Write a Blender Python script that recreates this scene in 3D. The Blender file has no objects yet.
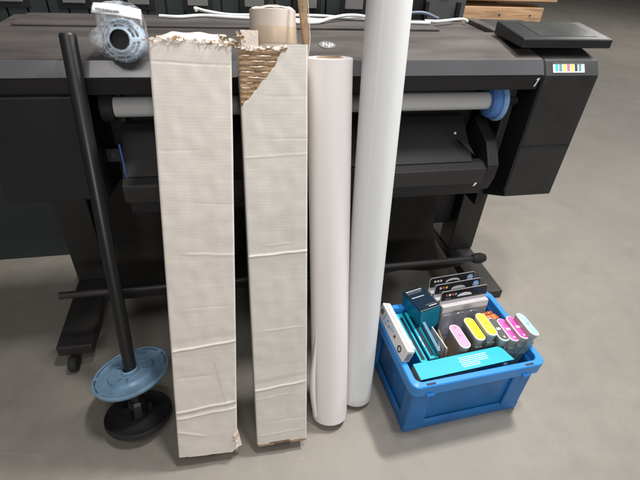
import bpy, bmesh, math, random
from mathutils import Vector, Matrix, noise
R = math.radians
PI = math.pi
scene = bpy.context.scene
COL = scene.collection
random.seed(7)

# ------------------------------------------------------------------ materials
def new_mat(name):
    m = bpy.data.materials.new(name); m.use_nodes = True
    nt = m.node_tree; b = nt.nodes['Principled BSDF']
    return m, nt, b

def mat(name, col, rough=.5, metal=0, var=.12, vscale=6, bump=0, bscale=200, rvar=0, coat=0, trans=0, sss=0, detail=4, stretch=None, spec=None):
    m, nt, b = new_mat(name)
    N = nt.nodes; L = nt.links
    b.inputs['Roughness'].default_value = rough
    b.inputs['Metallic'].default_value = metal
    if spec is not None: b.inputs['Specular IOR Level'].default_value = spec
    if coat: b.inputs['Coat Weight'].default_value = coat
    if trans: b.inputs['Transmission Weight'].default_value = trans
    if sss:
        b.inputs['Subsurface Weight'].default_value = sss
        b.inputs['Subsurface Radius'].default_value = (.02, .02, .02)
        b.inputs['Subsurface Scale'].default_value = .3
    tc = N.new('ShaderNodeTexCoord')
    src = tc.outputs['Object']
    if stretch:
        mp = N.new('ShaderNodeMapping'); mp.inputs['Scale'].default_value = stretch
        L.new(src, mp.inputs['Vector']); src = mp.outputs['Vector']
    nz = N.new('ShaderNodeTexNoise'); nz.inputs['Scale'].default_value = vscale; nz.inputs['Detail'].default_value = detail
    L.new(src, nz.inputs['Vector'])
    rp = N.new('ShaderNodeValToRGB')
    c1 = [c*(1-var) for c in col]+[1]; c2 = [min(1, c*(1+var)) for c in col]+[1]
    rp.color_ramp.elements[0].position = .3; rp.color_ramp.elements[1].position = .7
    rp.color_ramp.elements[0].color = c1; rp.color_ramp.elements[1].color = c2
    L.new(nz.outputs['Fac'], rp.inputs['Fac']); L.new(rp.outputs['Color'], b.inputs['Base Color'])
    if rvar:
        mr = N.new('ShaderNodeMapRange'); mr.inputs['To Min'].default_value = rough-rvar; mr.inputs['To Max'].default_value = rough+rvar
        L.new(nz.outputs['Fac'], mr.inputs['Value']); L.new(mr.outputs['Result'], b.inputs['Roughness'])
    if bump:
        n2 = N.new('ShaderNodeTexNoise'); n2.inputs['Scale'].default_value = bscale; n2.inputs['Detail'].default_value = 3
        L.new(src, n2.inputs['Vector'])
        bp = N.new('ShaderNodeBump'); bp.inputs['Strength'].default_value = bump; bp.inputs['Distance'].default_value = .002
        L.new(n2.outputs['Fac'], bp.inputs['Height']); L.new(bp.outputs['Normal'], b.inputs['Normal'])
    return m

def floor_mat():
    m, nt, b = new_mat('concrete'); N = nt.nodes; L = nt.links
    tc = N.new('ShaderNodeTexCoord')
    def nz(s, d=5, r=.6):
        n = N.new('ShaderNodeTexNoise'); n.inputs['Scale'].default_value = s; n.inputs['Detail'].default_value = d; n.inputs['Roughness'].default_value = r
        L.new(tc.outputs['Object'], n.inputs['Vector']); return n.outputs['Fac']
    big, mid, fine = nz(1.6, 4), nz(14, 6, .7), nz(260, 2)
    def ramp(f, p0, c0, p1, c1):
        r = N.new('ShaderNodeValToRGB'); e = r.color_ramp.elements
        e[0].position = p0; e[1].position = p1; e[0].color = (*c0, 1); e[1].color = (*c1, 1)
        L.new(f, r.inputs['Fac']); return r.outputs['Color']
    c1 = ramp(big, .35, (.246, .226, .198), .65, (.286, .263, .231))
    c2 = ramp(mid, .38, (.92, .917, .91), .66, (1.03, 1.03, 1.025))
    c3 = ramp(fine, .3, (.93, .93, .93), .7, (1.04, 1.04, 1.04))
    vo = N.new('ShaderNodeTexVoronoi'); vo.inputs['Scale'].default_value = 26
    L.new(tc.outputs['Object'], vo.inputs['Vector'])
    c4 = ramp(vo.outputs['Distance'], .035, (1.35, 1.33, 1.28), .06, (1, 1, 1))
    def mul(a, c):
        x = N.new('ShaderNodeMix'); x.data_type = 'RGBA'; x.blend_type = 'MULTIPLY'; x.inputs[0].default_value = 1
        L.new(a, x.inputs[6]); L.new(c, x.inputs[7]); return x.outputs[2]
    # dark scuffs
    n5 = N.new('ShaderNodeTexNoise'); n5.inputs['Scale'].default_value = 4; n5.inputs['Detail'].default_value = 8; n5.inputs['Distortion'].default_value = .6
    L.new(tc.outputs['Object'], n5.inputs['Vector'])
    c5 = ramp(n5.outputs['Fac'], .28, (.91, .905, .90), .44, (1, 1, 1))
    # dark grit and long faint drag marks
    v2 = N.new('ShaderNodeTexVoronoi'); v2.inputs['Scale'].default_value = 41
    L.new(tc.outputs['Object'], v2.inputs['Vector'])
    gm = N.new('ShaderNodeMath'); gm.operation = 'ADD'; L.new(v2.outputs['Distance'], gm.inputs[0])
    sm = N.new('ShaderNodeMath'); sm.operation = 'MULTIPLY'; sm.inputs[1].default_value = .9; L.new(mid, sm.inputs[0]); L.new(sm.outputs[0], gm.inputs[1])
    c6 = ramp(gm.outputs[0], .38, (.62, .58, .52), .42, (1, 1, 1))
    mp = N.new('ShaderNodeMapping'); mp.inputs['Scale'].default_value = (1.2, 22, 1); mp.inputs['Rotation'].default_value = (0, 0, .6); L.new(tc.outputs['Object'], mp.inputs['Vector'])
    n7 = N.new('ShaderNodeTexNoise'); n7.inputs['Scale'].default_value = 3; n7.inputs['Detail'].default_value = 3; L.new(mp.outputs['Vector'], n7.inputs['Vector'])
    c7 = ramp(n7.outputs['Fac'], .68, (1, 1, 1), .74, (1.10, 1.095, 1.08))
    L.new(mul(mul(mul(mul(mul(mul(c1, c2), c3), c4), c5), c6), c7), b.inputs['Base Color'])
    mr = N.new('ShaderNodeMapRange'); mr.inputs['To Min'].default_value = .42; mr.inputs['To Max'].default_value = .72
    L.new(mid, mr.inputs['Value']); L.new(mr.outputs['Result'], b.inputs['Roughness'])
    bp = N.new('ShaderNodeBump'); bp.inputs['Strength'].default_value = .25; bp.inputs['Distance'].default_value = .001
    L.new(fine, bp.inputs['Height']); L.new(bp.outputs['Normal'], b.inputs['Normal'])
    return m

def board_mat(name, col, pitch=.0068, stain=.06):
    """paper faced corrugated board: flutes run across the box (object Z is the long axis)"""
    m, nt, b = new_mat(name); N = nt.nodes; L = nt.links
    tc = N.new('ShaderNodeTexCoord')
    w = N.new('ShaderNodeTexWave'); w.bands_direction = 'Z'; w.inputs['Scale'].default_value = 1/pitch/3.18
    w.inputs['Distortion'].default_value = 3.5; w.inputs['Detail'].default_value = 3; w.inputs['Detail Scale'].default_value = .7
    L.new(tc.outputs['Object'], w.inputs['Vector'])
    mp = N.new('ShaderNodeMapping'); mp.inputs['Scale'].default_value = (3, 3, 60); L.new(tc.outputs['Object'], mp.inputs['Vector'])
    st = N.new('ShaderNodeTexNoise'); st.inputs['Scale'].default_value = 2; st.inputs['Detail'].default_value = 4; L.new(mp.outputs['Vector'], st.inputs['Vector'])
    sp = N.new('ShaderNodeTexNoise'); sp.inputs['Scale'].default_value = 5; sp.inputs['Detail'].default_value = 7; sp.inputs['Roughness'].default_value = .7; L.new(tc.outputs['Object'], sp.inputs['Vector'])
    r = N.new('ShaderNodeValToRGB'); e = r.color_ramp.elements; e[0].position = .3; e[1].position = .62
    e[0].color = (col[0]*(1-stain*2), col[1]*(1-stain*2.3), col[2]*(1-stain*2.8), 1); e[1].color = (*col, 1)
    L.new(sp.outputs['Fac'], r.inputs['Fac'])
    r2 = N.new('ShaderNodeValToRGB'); e = r2.color_ramp.elements; e[0].position = .3; e[1].position = .7; e[0].color = (.93, .93, .92, 1); e[1].color = (1, 1, 1, 1)
    L.new(st.outputs['Fac'], r2.inputs['Fac'])
    x = N.new('ShaderNodeMix'); x.data_type = 'RGBA'; x.blend_type = 'MULTIPLY'; x.inputs[0].default_value = 1
    L.new(r.outputs['Color'], x.inputs[6]); L.new(r2.outputs['Color'], x.inputs[7]); L.new(x.outputs[2], b.inputs['Base Color'])
    b.inputs['Roughness'].default_value = .62
    ad = N.new('ShaderNodeMath'); ad.operation = 'MULTIPLY_ADD'; ad.inputs[1].default_value = .42
    L.new(w.outputs['Fac'], ad.inputs[0]); L.new(st.outputs['Fac'], ad.inputs[2])
    bp = N.new('ShaderNodeBump'); bp.inputs['Strength'].default_value = .17; bp.inputs['Distance'].default_value = .0004
    L.new(ad.outputs[0], bp.inputs['Height']); L.new(bp.outputs['Normal'], b.inputs['Normal'])
    return m

def wood_mat(name, col):
    m, nt, b = new_mat(name); N = nt.nodes; L = nt.links
    tc = N.new('ShaderNodeTexCoord'); mp = N.new('ShaderNodeMapping'); mp.inputs['Scale'].default_value = (1.2, 9, 14)
    L.new(tc.outputs['Object'], mp.inputs['Vector'])
    n = N.new('ShaderNodeTexNoise'); n.inputs['Scale'].default_value = 5; n.inputs['Detail'].default_value = 8; n.inputs['Distortion'].default_value = 1.2
    L.new(mp.outputs['Vector'], n.inputs['Vector'])
    r = N.new('ShaderNodeValToRGB'); e = r.color_ramp.elements; e[0].position = .3; e[1].position = .7
    e[0].color = (*[c*.55 for c in col], 1); e[1].color = (*[c*1.15 for c in col], 1)
    L.new(n.outputs['Fac'], r.inputs['Fac']); L.new(r.outputs['Color'], b.inputs['Base Color'])
    b.inputs['Roughness'].default_value = .7
    bp = N.new('ShaderNodeBump'); bp.inputs['Strength'].default_value = .4; bp.inputs['Distance'].default_value = .002
    L.new(n.outputs['Fac'], bp.inputs['Height']); L.new(bp.outputs['Normal'], b.inputs['Normal'])
    return m

def bag_mat():
    m = bpy.data.materials.new('clear_bag'); m.use_nodes = True; nt = m.node_tree; N = nt.nodes; L = nt.links
    b = N['Principled BSDF']; out = N['Material Output']
    b.inputs['Base Color'].default_value = (.78, .84, .9, 1); b.inputs['Roughness'].default_value = .18
    t = N.new('ShaderNodeBsdfTransparent'); mx = N.new('ShaderNodeMixShader')
    tc = N.new('ShaderNodeTexCoord'); n = N.new('ShaderNodeTexNoise'); n.inputs['Scale'].default_value = 20; n.inputs['Detail'].default_value = 2; n.inputs['Distortion'].default_value = .8
    L.new(tc.outputs['Object'], n.inputs['Vector'])
    r = N.new('ShaderNodeValToRGB'); e = r.color_ramp.elements; e[0].position = .40; e[1].position = .50; e[0].color = (.07,)*3+(1,); e[1].color = (.38,)*3+(1,); e2 = e.new(.58); e2.color = (.10,)*3+(1,); e3 = e.new(.75); e3.color = (.38,)*3+(1,)
    L.new(n.outputs['Fac'], r.inputs['Fac']); L.new(r.outputs['Color'], mx.inputs['Fac'])
    L.new(t.outputs[0], mx.inputs[1]); L.new(b.outputs[0], mx.inputs[2]); L.new(mx.outputs[0], out.inputs['Surface'])
    bp = N.new('ShaderNodeBump'); bp.inputs['Strength'].default_value = .6; bp.inputs['Distance'].default_value = .004
    L.new(n.outputs['Fac'], bp.inputs['Height']); L.new(bp.outputs['Normal'], b.inputs['Normal'])
    return m

M = {}
M['floor'] = floor_mat()
M['printer'] = mat('printer_plastic', (.028, .027, .027), .48, var=.25, vscale=13, detail=9, bump=.25, bscale=900, rvar=.06)
M['top'] = mat('dusty_lit_top_plastic', (.072, .064, .060), .50, var=.34, vscale=5, bump=.2, bscale=700, rvar=.1, stretch=(1, 4, 1), detail=7)  # dust tone, lightened to carry the light the top reflects
M['lip'] = mat('lip_plastic', (.075, .075, .08), .20, var=.06, vscale=8, bump=.04, bscale=900)
M['black'] = mat('black_plastic', (.010, .010, .012), .45, var=.2, vscale=5)
M['tray'] = mat('tray_plastic', (.016, .015, .015), .55, var=.12, vscale=7, bump=.2, bscale=600)
M['tray2'] = mat('tray_edge_plastic', (.029, .027, .027), .5, var=.12, vscale=7, bump=.2, bscale=600)
M['steel'] = mat('dark_painted_steel', (.022, .020, .019), .42, var=.15, vscale=6, bump=.1, bscale=900)
M['fabric'] = mat('dark_bin_fabric', (.022, .018, .015), .9, var=.2, vscale=12, bump=.4, bscale=600)
M['rubber'] = mat('black_rubber', (.015, .015, .015), .7)
M['shaft'] = mat('shaft_black', (.013, .013, .013), .38, var=.25, vscale=20, stretch=(1, 1, .2))
M['flange'] = mat('blue_grey_plastic', (.20, .33, .47), .36, var=.16, vscale=30, detail=9)
M['flange2'] = mat('blue_plastic', (.10, .24, .60), .40, var=.06)
M['flange3'] = mat('light_blue_plastic', (.24, .42, .74), .40, var=.06)
M['hub'] = mat('pale_blue_plastic', (.40, .50, .62), .4, var=.08, vscale=20)
M['bag'] = bag_mat()
M['white'] = mat('white_label', (.80, .80, .80), .5, var=.03)
M['grey_ink'] = mat('grey_ink', (.25, .25, .27), .6)
M['paper'] = mat('roll_paper_warm', (.80, .755, .75), .55, var=.02, vscale=3)
M['paper2'] = mat('roll_paper_cool', (.74, .75, .75), .6, var=.025, vscale=3)
M['paper3'] = mat('loaded_paper', (.62, .62, .62), .5, var=.03)
M['core'] = mat('brown_core', (.42, .30, .20), .8, var=.15, vscale=40)
M['board1'] = board_mat('white_faced_board', (.745, .70, .65))
M['board2'] = board_mat('grey_white_board', (.71, .68, .635))
M['kraft'] = mat('kraft_board', (.34, .225, .13), .85, var=.28, vscale=45, bump=.6, bscale=120, detail=6)
M['kraft_d'] = mat('kraft_inside', (.30, .19, .11), .9, var=.2, vscale=20)
M['torn'] = mat('torn_paper', (.72, .64, .57), .7, var=.08, vscale=60, bump=.4, bscale=200)
M['beige'] = mat('beige_carton', (.60, .52, .45), .6, var=.05, vscale=7)
M['tan'] = mat('tan_tape', (.52, .41, .30), .4, var=.06, vscale=12)
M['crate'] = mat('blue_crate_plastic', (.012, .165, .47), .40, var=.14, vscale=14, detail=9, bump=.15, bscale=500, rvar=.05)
M['crate_rim'] = mat('blue_crate_plastic_lit', (.030, .27, .72), .36, var=.06, vscale=6, bump=.1, bscale=500)  # lighter copy of the crate plastic, overhead light painted into the colour
M['dark_blue'] = mat('navy_slot', (.008, .03, .09), .6)
M['navy'] = mat('navy_carton', (.008, .022, .045), .35, var=.2, vscale=10, coat=.3)
M['teal'] = mat('teal_carton', (.008, .22, .34), .35, var=.08, vscale=8, coat=.3)
M['cyan'] = mat('cyan_carton', (.0, .44, .56), .5, var=.04, vscale=8)
M['steelblue'] = mat('steel_blue_carton', (.13, .27, .38), .4, var=.08)
M['whitebox'] = mat('white_carton', (.74, .73, .71), .4, var=.04, coat=.2)
M['pale'] = mat('pale_lilac_blister', (.50, .48, .50), .28, var=.10, vscale=14, coat=.4)
M['lilac'] = mat('blister_window', (.36, .36, .42), .2, var=.3, vscale=25, coat=.5)
M['blackcard'] = mat('black_card', (.012, .012, .014), .3, var=.1, coat=.3)
M['hpblue'] = mat('round_logo_blue', (.25, .45, .80), .4)
M['cartgrey'] = mat('cartridge_grey', (.40, .40, .385), .33, var=.12, vscale=12, coat=.3)
M['cartteal'] = mat('cartridge_smoke', (.20, .28, .30), .2, var=.2, vscale=14, coat=.5)
M['cartrim'] = mat('cartridge_rim', (.72, .70, .68), .4)
for k, c in dict(pink=(.78, .36, .54), yellow=(.93, .85, .03), grey=(.07, .075, .075), magenta=(.80, .09, .42), lcyan=(.38, .70, .75), red=(.75, .10, .02), orange=(.85, .30, .08), ymag=(.7, .1, .3)).items():
    M[k] = mat('ink_'+k, c, .35, var=.03)
M['text_dark'] = mat('dark_print', (.03, .03, .04), .5)
M['text_white'] = mat('white_print', (.80, .82, .84), .5)
M['text_brown'] = mat('brown_print', (.25, .12, .14), .5)
M['cable'] = mat('white_cable', (.78, .80, .78), .4, var=.05)
M['cable_d'] = mat('blue_grey_cable', (.10, .13, .18), .4, var=.05)
M['cab'] = mat('dark_green_steel', (.026, .034, .035), .45, var=.12, vscale=4)
M['cab_l'] = mat('grey_steel', (.17, .17, .165), .5, var=.08, vscale=6)
M['cab_m'] = mat('mid_grey_steel', (.075, .08, .08), .5, var=.08, vscale=6)
M['wood'] = wood_mat('pallet_pine', (.50, .31, .17))
M['screen'] = mat('dark_screen', (.055, .058, .055), .12, var=.25, vscale=6)
M['panel'] = mat('panel_black', (.022, .023, .024), .35, var=.1)
M['wall'] = mat('painted_wall', (.45, .43, .40), .8, var=.05, vscale=2)
M['sticker_c'] = mat('sticker_cyan', (.05, .40, .80), .4); M['sticker_y'] = mat('sticker_yellow', (.9, .70, .05), .4)
M['sticker_b'] = mat('sticker_teal', (.10, .22, .30), .4)

# ------------------------------------------------------------------ helpers
W = {}
def link(name, me, parent=None):
    o = bpy.data.objects.new(name, me); COL.objects.link(o)
    if parent is not None: o.parent = parent
    return o

def tag(o, label=None, cat=None, group=None, kind=None):
    if label: o['label'] = label
    if cat: o['category'] = cat
    if group: o['group'] = group
    if kind: o['kind'] = kind
    return o

def thing(name, label, cat, matrix, group=None):
    o = link(name, None); o.matrix_world = matrix; W[o] = matrix.copy(); o.empty_display_size = .05
    return tag(o, label, cat, group)

def obj(name, bm, mats, parent=None, Mx=None, smooth=None, bevel=0, segs=2):
    """bm is in frame Mx (to world). Linked under parent or top level with the origin at its base."""
    if not isinstance(mats, (list, tuple)): mats = [mats]
    if Mx is not None: bmesh.ops.transform(bm, matrix=Mx, verts=bm.verts)
    bmesh.ops.recalc_face_normals(bm, faces=bm.faces)
    if parent is not None:
        root = W[parent]
        bmesh.ops.transform(bm, matrix=root.inverted(), verts=bm.verts)
    else:
        if Mx is not None: root = Mx.copy()
        else: root = Matrix.Identity(4)
        inv = root.inverted()
        bmesh.ops.transform(bm, matrix=inv, verts=bm.verts)
        xs = [v.co.x for v in bm.verts]; ys = [v.co.y for v in bm.verts]; zs = [v.co.z for v in bm.verts]
        t = Matrix.Translation(((min(xs)+max(xs))/2, (min(ys)+max(ys))/2, min(zs)))
        bmesh.ops.transform(bm, matrix=t.inverted(), verts=bm.verts)
        root = root @ t
    me = bpy.data.meshes.new(name); bm.to_mesh(me); bm.free()
    for m in mats: me.materials.append(m)
    o = link(name, me, parent)
    if parent is None: o.matrix_world = root
    W[o] = root
    if smooth is not None:
        for p in me.polygons: p.use_smooth = True
        me.set_sharp_from_angle(angle=R(smooth))
    if bevel:
        md = o.modifiers.new('bevel', 'BEVEL'); md.width = bevel; md.segments = segs; md.limit_method = 'ANGLE'; md.angle_limit = R(40)
    return o

def box(bm, x0, x1, y0, y1, z0, z1, mi=0):
    vs = [bm.verts.new((x, y, z)) for x in (x0, x1) for y in (y0, y1) for z in (z0, z1)]
    for q in ((0, 1, 3, 2), (4, 6, 7, 5), (0, 4, 5, 1), (2, 3, 7, 6), (0, 2, 6, 4), (1, 5, 7, 3)):
        f = bm.faces.new([vs[i] for i in q]); f.material_index = mi
    return vs

def B(*a, mi=0):
    bm = bmesh.new(); box(bm, *a, mi=mi); return bm

def prism(pts, a, b, axis='x', bm=None, mi=0):
    """pts polygon in the two other axes, extruded a..b along axis"""
    bm = bm or bmesh.new()
    def mk(p, t): return {'x': (t, p[0], p[1]), 'y': (p[0], t, p[1]), 'z': (p[0], p[1], t)}[axis]
    A = [bm.verts.new(mk(p, a)) for p in pts]; C = [bm.verts.new(mk(p, b)) for p in pts]
    n = len(pts)
    fs = [bm.faces.new(A), bm.faces.new(C[::-1])] + [bm.faces.new((A[i], C[i], C[(i+1) % n], A[(i+1) % n])) for i in range(n)]
    for f in fs: f.material_index = mi
    return bm

def lathe(prof, n=48, bm=None, closed=False, skip=None, mi=0):
    """prof list of (r, z); axis z"""
    bm = bm or bmesh.new(); rings = []
    for r, z in prof:
        if r < 1e-6: rings.append([bm.verts.new((0, 0, z))])
        else: rings.append([bm.verts.new((r*math.cos(2*PI*i/n), r*math.sin(2*PI*i/n), z)) for i in range(n)])
    pairs = list(zip(rings, rings[1:])) + ([(rings[-1], rings[0])] if closed else [])
    for k, (a, b) in enumerate(pairs):
        for i in range(n):
            if skip and skip(k, i): continue
            j = (i+1) % n
            if len(a) == 1 and len(b) == 1: continue
            if len(a) == 1: f = bm.faces.new((a[0], b[i], b[j]))
            elif len(b) == 1: f = bm.faces.new((a[i], b[0], a[j]))
            else: f = bm.faces.new((a[i], b[i], b[j], a[j]))
            f.material_index = mi
    return bm

def tube(pts, r, n=10, bm=None, caps=True):
    bm = bm or bmesh.new(); pts = [Vector(p) for p in pts]; rings = []
    up = Vector((0, 0, 1))
    for i, p in enumerate(pts):
        d = (pts[min(i+1, len(pts)-1)]-pts[max(i-1, 0)]).normalized()
        s = d.cross(up); s = s.normalized() if s.length > 1e-4 else Vector((1, 0, 0))
        t = s.cross(d)
        rr = r[i] if isinstance(r, (list, tuple)) else r
        rings.append([bm.verts.new(p+(s*math.cos(2*PI*k/n)+t*math.sin(2*PI*k/n))*rr) for k in range(n)])
    for a, b in zip(rings, rings[1:]):
        for k in range(n): bm.faces.new((a[k], b[k], b[(k+1) % n], a[(k+1) % n]))
    if caps: bm.faces.new(rings[0]); bm.faces.new(rings[-1][::-1])
    return bm

def catmull(P, m=8):
    P = [Vector(p) for p in P]; Q = [P[0]*2-P[1]]+P+[P[-1]*2-P[-2]]; out = []
    for i in range(1, len(Q)-2):
        a, b, c, d = Q[i-1:i+3]
        for k in range(m):
            t = k/m; out.append(.5*((2*b)+(c-a)*t+(2*a-5*b+4*c-d)*t*t+(3*b-a-3*c+d)*t**3))
    out.append(P[-1]); return out

def rrect(hx, hy, r, n=6):
    pts = []
    for cx, cy, a0 in ((hx-r, hy-r, 0), (-hx+r, hy-r, 90), (-hx+r, -hy+r, 180), (hx-r, -hy+r, 270)):
        for k in range(n+1):
            a = R(a0+90*k/n); pts.append((cx+r*math.cos(a), cy+r*math.sin(a)))
    return pts

def loft(loops, bm=None, cap0=True, cap1=True, mi=None):
    bm = bm or bmesh.new(); L = [[bm.verts.new(p) for p in lp] for lp in loops]; n = len(L[0])
    for k, (a, b) in enumerate(zip(L, L[1:])):
        for i in range(n):
            f = bm.faces.new((a[i], a[(i+1) % n], b[(i+1) % n], b[i]))
            if mi: f.material_index = mi[k]
    if cap0: f = bm.faces.new(L[0][::-1])
    if cap1:
        f = bm.faces.new(L[-1])
        if mi: f.material_index = mi[-1]
    return bm

def text(name, s, size, material, parent, Mx, depth=.0003, align='CENTER', bold=False, shear=0):
    cu = bpy.data.curves.new('txt', 'FONT'); cu.body = s; cu.size = size; cu.extrude = depth; cu.align_x = align; cu.align_y = 'CENTER'; cu.shear = shear
    if bold: cu.offset = size*.02
    tmp = bpy.data.objects.new('tmp', cu); COL.objects.link(tmp)
    bpy.context.view_layer.update()
    me = bpy.data.meshes.new_from_object(tmp.evaluated_get(bpy.context.evaluated_depsgraph_get()))
    bpy.data.objects.remove(tmp); bpy.data.curves.remove(cu)
    bm = bmesh.new(); bm.from_mesh(me); bpy.data.meshes.remove(me)
    return obj(name, bm, material, parent, Mx)

def frame(o, x, y):
    """matrix with origin o, x axis along x, y axis as near to y as possible"""
    x = Vector(x).normalized(); z = x.cross(Vector(y)).normalized(); y = z.cross(x)
    m = Matrix((x, y, z)).transposed().to_4x4(); m.translation = Vector(o); return m

def T(x, y, z): return Matrix.Translation((x, y, z))
YAW = R(13.5)
PF = Matrix.Rotation(YAW, 4, 'Z')           # printer frame: x = u along the printer, y = distance from the front line
def pw(u, d, z): return PF @ Vector((u, d, z))

# ------------------------------------------------------------------ setting
bm = bmesh.new()
vs = [bm.verts.new(p) for p in ((-14, -6, 0), (16, -6, 0), (16, 22, 0), (-14, 22, 0))]; bm.faces.new(vs)
fl = obj('floor', bm, M['floor']); tag(fl, kind='structure')
wl = obj('wall', B(-14, 18, 13, 13.2, 0, 4), M['wall'], None, PF); tag(wl, 'plain pale painted wall far behind the printer', 'wall', kind='structure')

# ------------------------------------------------------------------ printer
pr = thing('large_format_printer', 'wide dark grey floor standing printer behind the rolls and boxes', 'printer', PF @ T(.26, 1.30, 0))
UL, UR, US = -.53, .985, .822      # left end, right end, seam of the right housing
G = .003
top_prof = [(1.072, .9335), (1.19, .9535), (1.262, .9585), (1.262, .900), (1.10, .900)]
obj('front_cover', prism(top_prof, UL, US-G), M['top'], pr, PF, bevel=.002)
# rear deck with its recessed lid
obj('rear_deck', prism([(1.266, .9575), (1.285, .9475), (1.46, .9475), (1.46, .90), (1.266, .90)], UL, .78), M['top'], pr, PF, bevel=.002)
obj('rear_deck_end', prism([(1.266, .9595), (1.46, .9595), (1.46, .90), (1.266, .90)], .783, US-G), M['top'], pr, PF, bevel=.002)
obj('deck_lid', B(-.49, .63, 1.31, 1.44, .9478, .9555), M['top'], pr, PF, bevel=.003)
obj('front_lip', prism([(1.05, .9005), (1.0718, .9325), (1.10, .9325), (1.10, .9005)], UL, US-G), M['lip'], pr, PF, bevel=.0015)
obj('lower_lip', prism([(1.0515, .8995), (1.10, .8995), (1.10, .862), (1.062, .860)], UL, US-G), M['black'], pr, PF, bevel=.0015)
obj('inner_body', B(UL+.01, US+.02, 1.24, 1.455, .56, .8995), M['black'], pr, PF)
obj('feed_slot_plate', prism([(1.20, .885), (1.24, .885), (1.24, .66), (1.22, .66)], -.24, .80), M['black'], pr, PF)
# right housing
sh = [(1.0535, .534), (1.0515, .8990), (1.0735, .9320), (1.19, .952), (1.46, .958), (1.46, .50), (1.20, .46)]
hp = obj('side_housing', prism(sh, US+G, UR), M['printer'], pr, PF, bevel=.004, segs=3)
obj('housing_groove', B(US+.006, UR-.006, 1.0505, 1.0535, .700, .7018), M['black'], pr, PF)
obj('housing_seam', prism([(1.056, .55), (1.054, .897), (1.075, .931), (1.20, .950), (1.20, .55)], US-G, US+G), M['black'], pr, PF)
obj('side_bracket', B(.79, .815, 1.13, 1.24, .62, .86), M['tray2'], pr, PF, bevel=.003)
# left housing
obj('side_housing', prism([(1.056, .60), (1.054, .8600), (1.10, .8600), (1.24, .86), (1.24, .56)], UL, -.30), M['black'], pr, PF, bevel=.004)
obj('vent_slot', B(-.262, -.252, 1.20, 1.239, .60, .84), M['tray2'], pr, PF)
# blue status strip on the left
obj('blue_strip', prism([(-.254, .598), (-.2505, .598), (-.2505, .735), (-.254, .735)], 1.076, 1.080, 'y'), mat('blue_strip', (.05, .12, .34), .4), pr, PF)
obj('label_plate', B(-.30, -.268, 1.13, 1.134, .665, .70), M['printer'], pr, PF)
t = prism([(-.006, -.005), (.006, -.005), (0, .006)], 0, .001, 'z')
obj('warning_mark', t, M['lip'], pr, PF @ T(-.284, 1.1295, .683) @ Matrix.Rotation(PI/2, 4, 'X'))
# control panel
cp = obj('control_panel', prism([(1.088, .957), (1.088, .980), (1.235, .994), (1.235, .960)], .757, 1.02), M['panel'], pr, PF, bevel=.004, segs=3)
sl = (0.990-.976)/.137
obj('screen', prism([(1.110, .9822), (1.110, .9829), (1.222, .9936), (1.222, .9929)], .815, .985), M['screen'], cp, PF)
# ink label on the right housing's sloping face
nrm = Vector((0, -(.9320-.8990), (1.0735-1.0515))).normalized(); yd = Vector((0, 1.0735-1.0515, .9320-.8990)).normalized()
LF = PF @ frame(Vector((.893, 1.0625, .9155))+nrm*.0008, (1, 0, 0), yd)
lab = obj('ink_label', B(-.047, .047, -.0125, .0125, 0, .0006), M['white'], pr, LF)
for i, c in enumerate(('sticker_c', 'sticker_b', 'sticker_y', 'ymag', 'sticker_y', 'text_dark', 'sticker_b')):
    obj('ink_stripe', B(-.040+i*.0115, -.032+i*.0115, -.009, .009, .0007, .0012), M[c], lab, LF)
obj('ink_stripe', B(-.047, .047, .0095, .0122, .0007, .0012), M['cab'], lab, LF)
# model mark on the lower lip, round logo on the cover
LM = PF @ frame((.805, 1.0525, .882), (1, 0, 0), (0, 0, 1))
mk = prism([(-.005, -.011), (-.002, -.011), (.006, .011), (.001, .011), (-.003, .006), (.0012, .006)], 0, .0008, 'z')
obj('slash_mark', mk, M['text_white'], pr, LM)
cn = Vector((0, 1.19-1.072, .9535-.9335)).normalized()
LL = PF @ frame(Vector((.262, 1.150, .9468))+Vector((0, -.17, .98))*.0006, (1, 0, 0), cn)
bm = bmesh.new(); n = 40
o1 = [bm.verts.new((.021*math.cos(2*PI*i/n), .021*math.sin(2*PI*i/n), .0006)) for i in range(n)]
o2 = [bm.verts.new((.021*math.cos(2*PI*i/n), .021*math.sin(2*PI*i/n), 0)) for i in range(n)]
bm.faces.new(o1); bm.faces.new(o2[::-1])
for i in range(n): bm.faces.new((o1[i], o2[i], o2[(i+1) % n], o1[(i+1) % n]))
lg = obj('round_logo', bm, M['cab_l'], pr, LL)
text('logo_letters', 'hp', .030, M['white'], lg, LL @ T(0, .001, .0008), shear=.25)

# output tray
ty = [(1.20, .700), (1.05, .652), (1.038, .642), (1.046, .600), (1.06, .594), (1.072, .556), (1.09, .548), (1.20, .60)]
obj('output_tray', prism([(1.22, .745), (1.19, .742), (1.075, .6475), (1.10, .64), (1.22, .66)], -.262, .700), M['tray'], pr, PF, bevel=.002)
obj('tray_front', prism([(1.0745, .645), (1.050, .636), (1.050, .588), (1.10, .588), (1.10, .645)], -.262, .735), M['tray2'], pr, PF, bevel=.002)
obj('tray_lower', prism([(1.058, .5865), (1.066, .544), (1.12, .544), (1.12, .5865)], -.255, .742), M['tray'], pr, PF, bevel=.003)
obj('tray_end', prism([(1.19, .742), (1.09, .700), (1.05, .645), (1.052, .60), (1.07, .555), (1.16, .553), (1.22, .66)], .736, .772), M['tray'], pr, PF, bevel=.004)
obj('tray_flap', prism([(1.047, .636), (1.0495, .589), (1.0485, .588), (1.045, .634)], -.250, -.13), M['printer'], pr, PF)
tr = prism([(0, 0), (.045, -.055), (.030, 0)], 0, .002, 'z')
obj('tray_wedge', tr, M['black'], pr, PF @ T(.655, 1.1215, .700) @ frame((0, 0, 0), (1, 0, 0), (0, .8, .6)))
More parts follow.
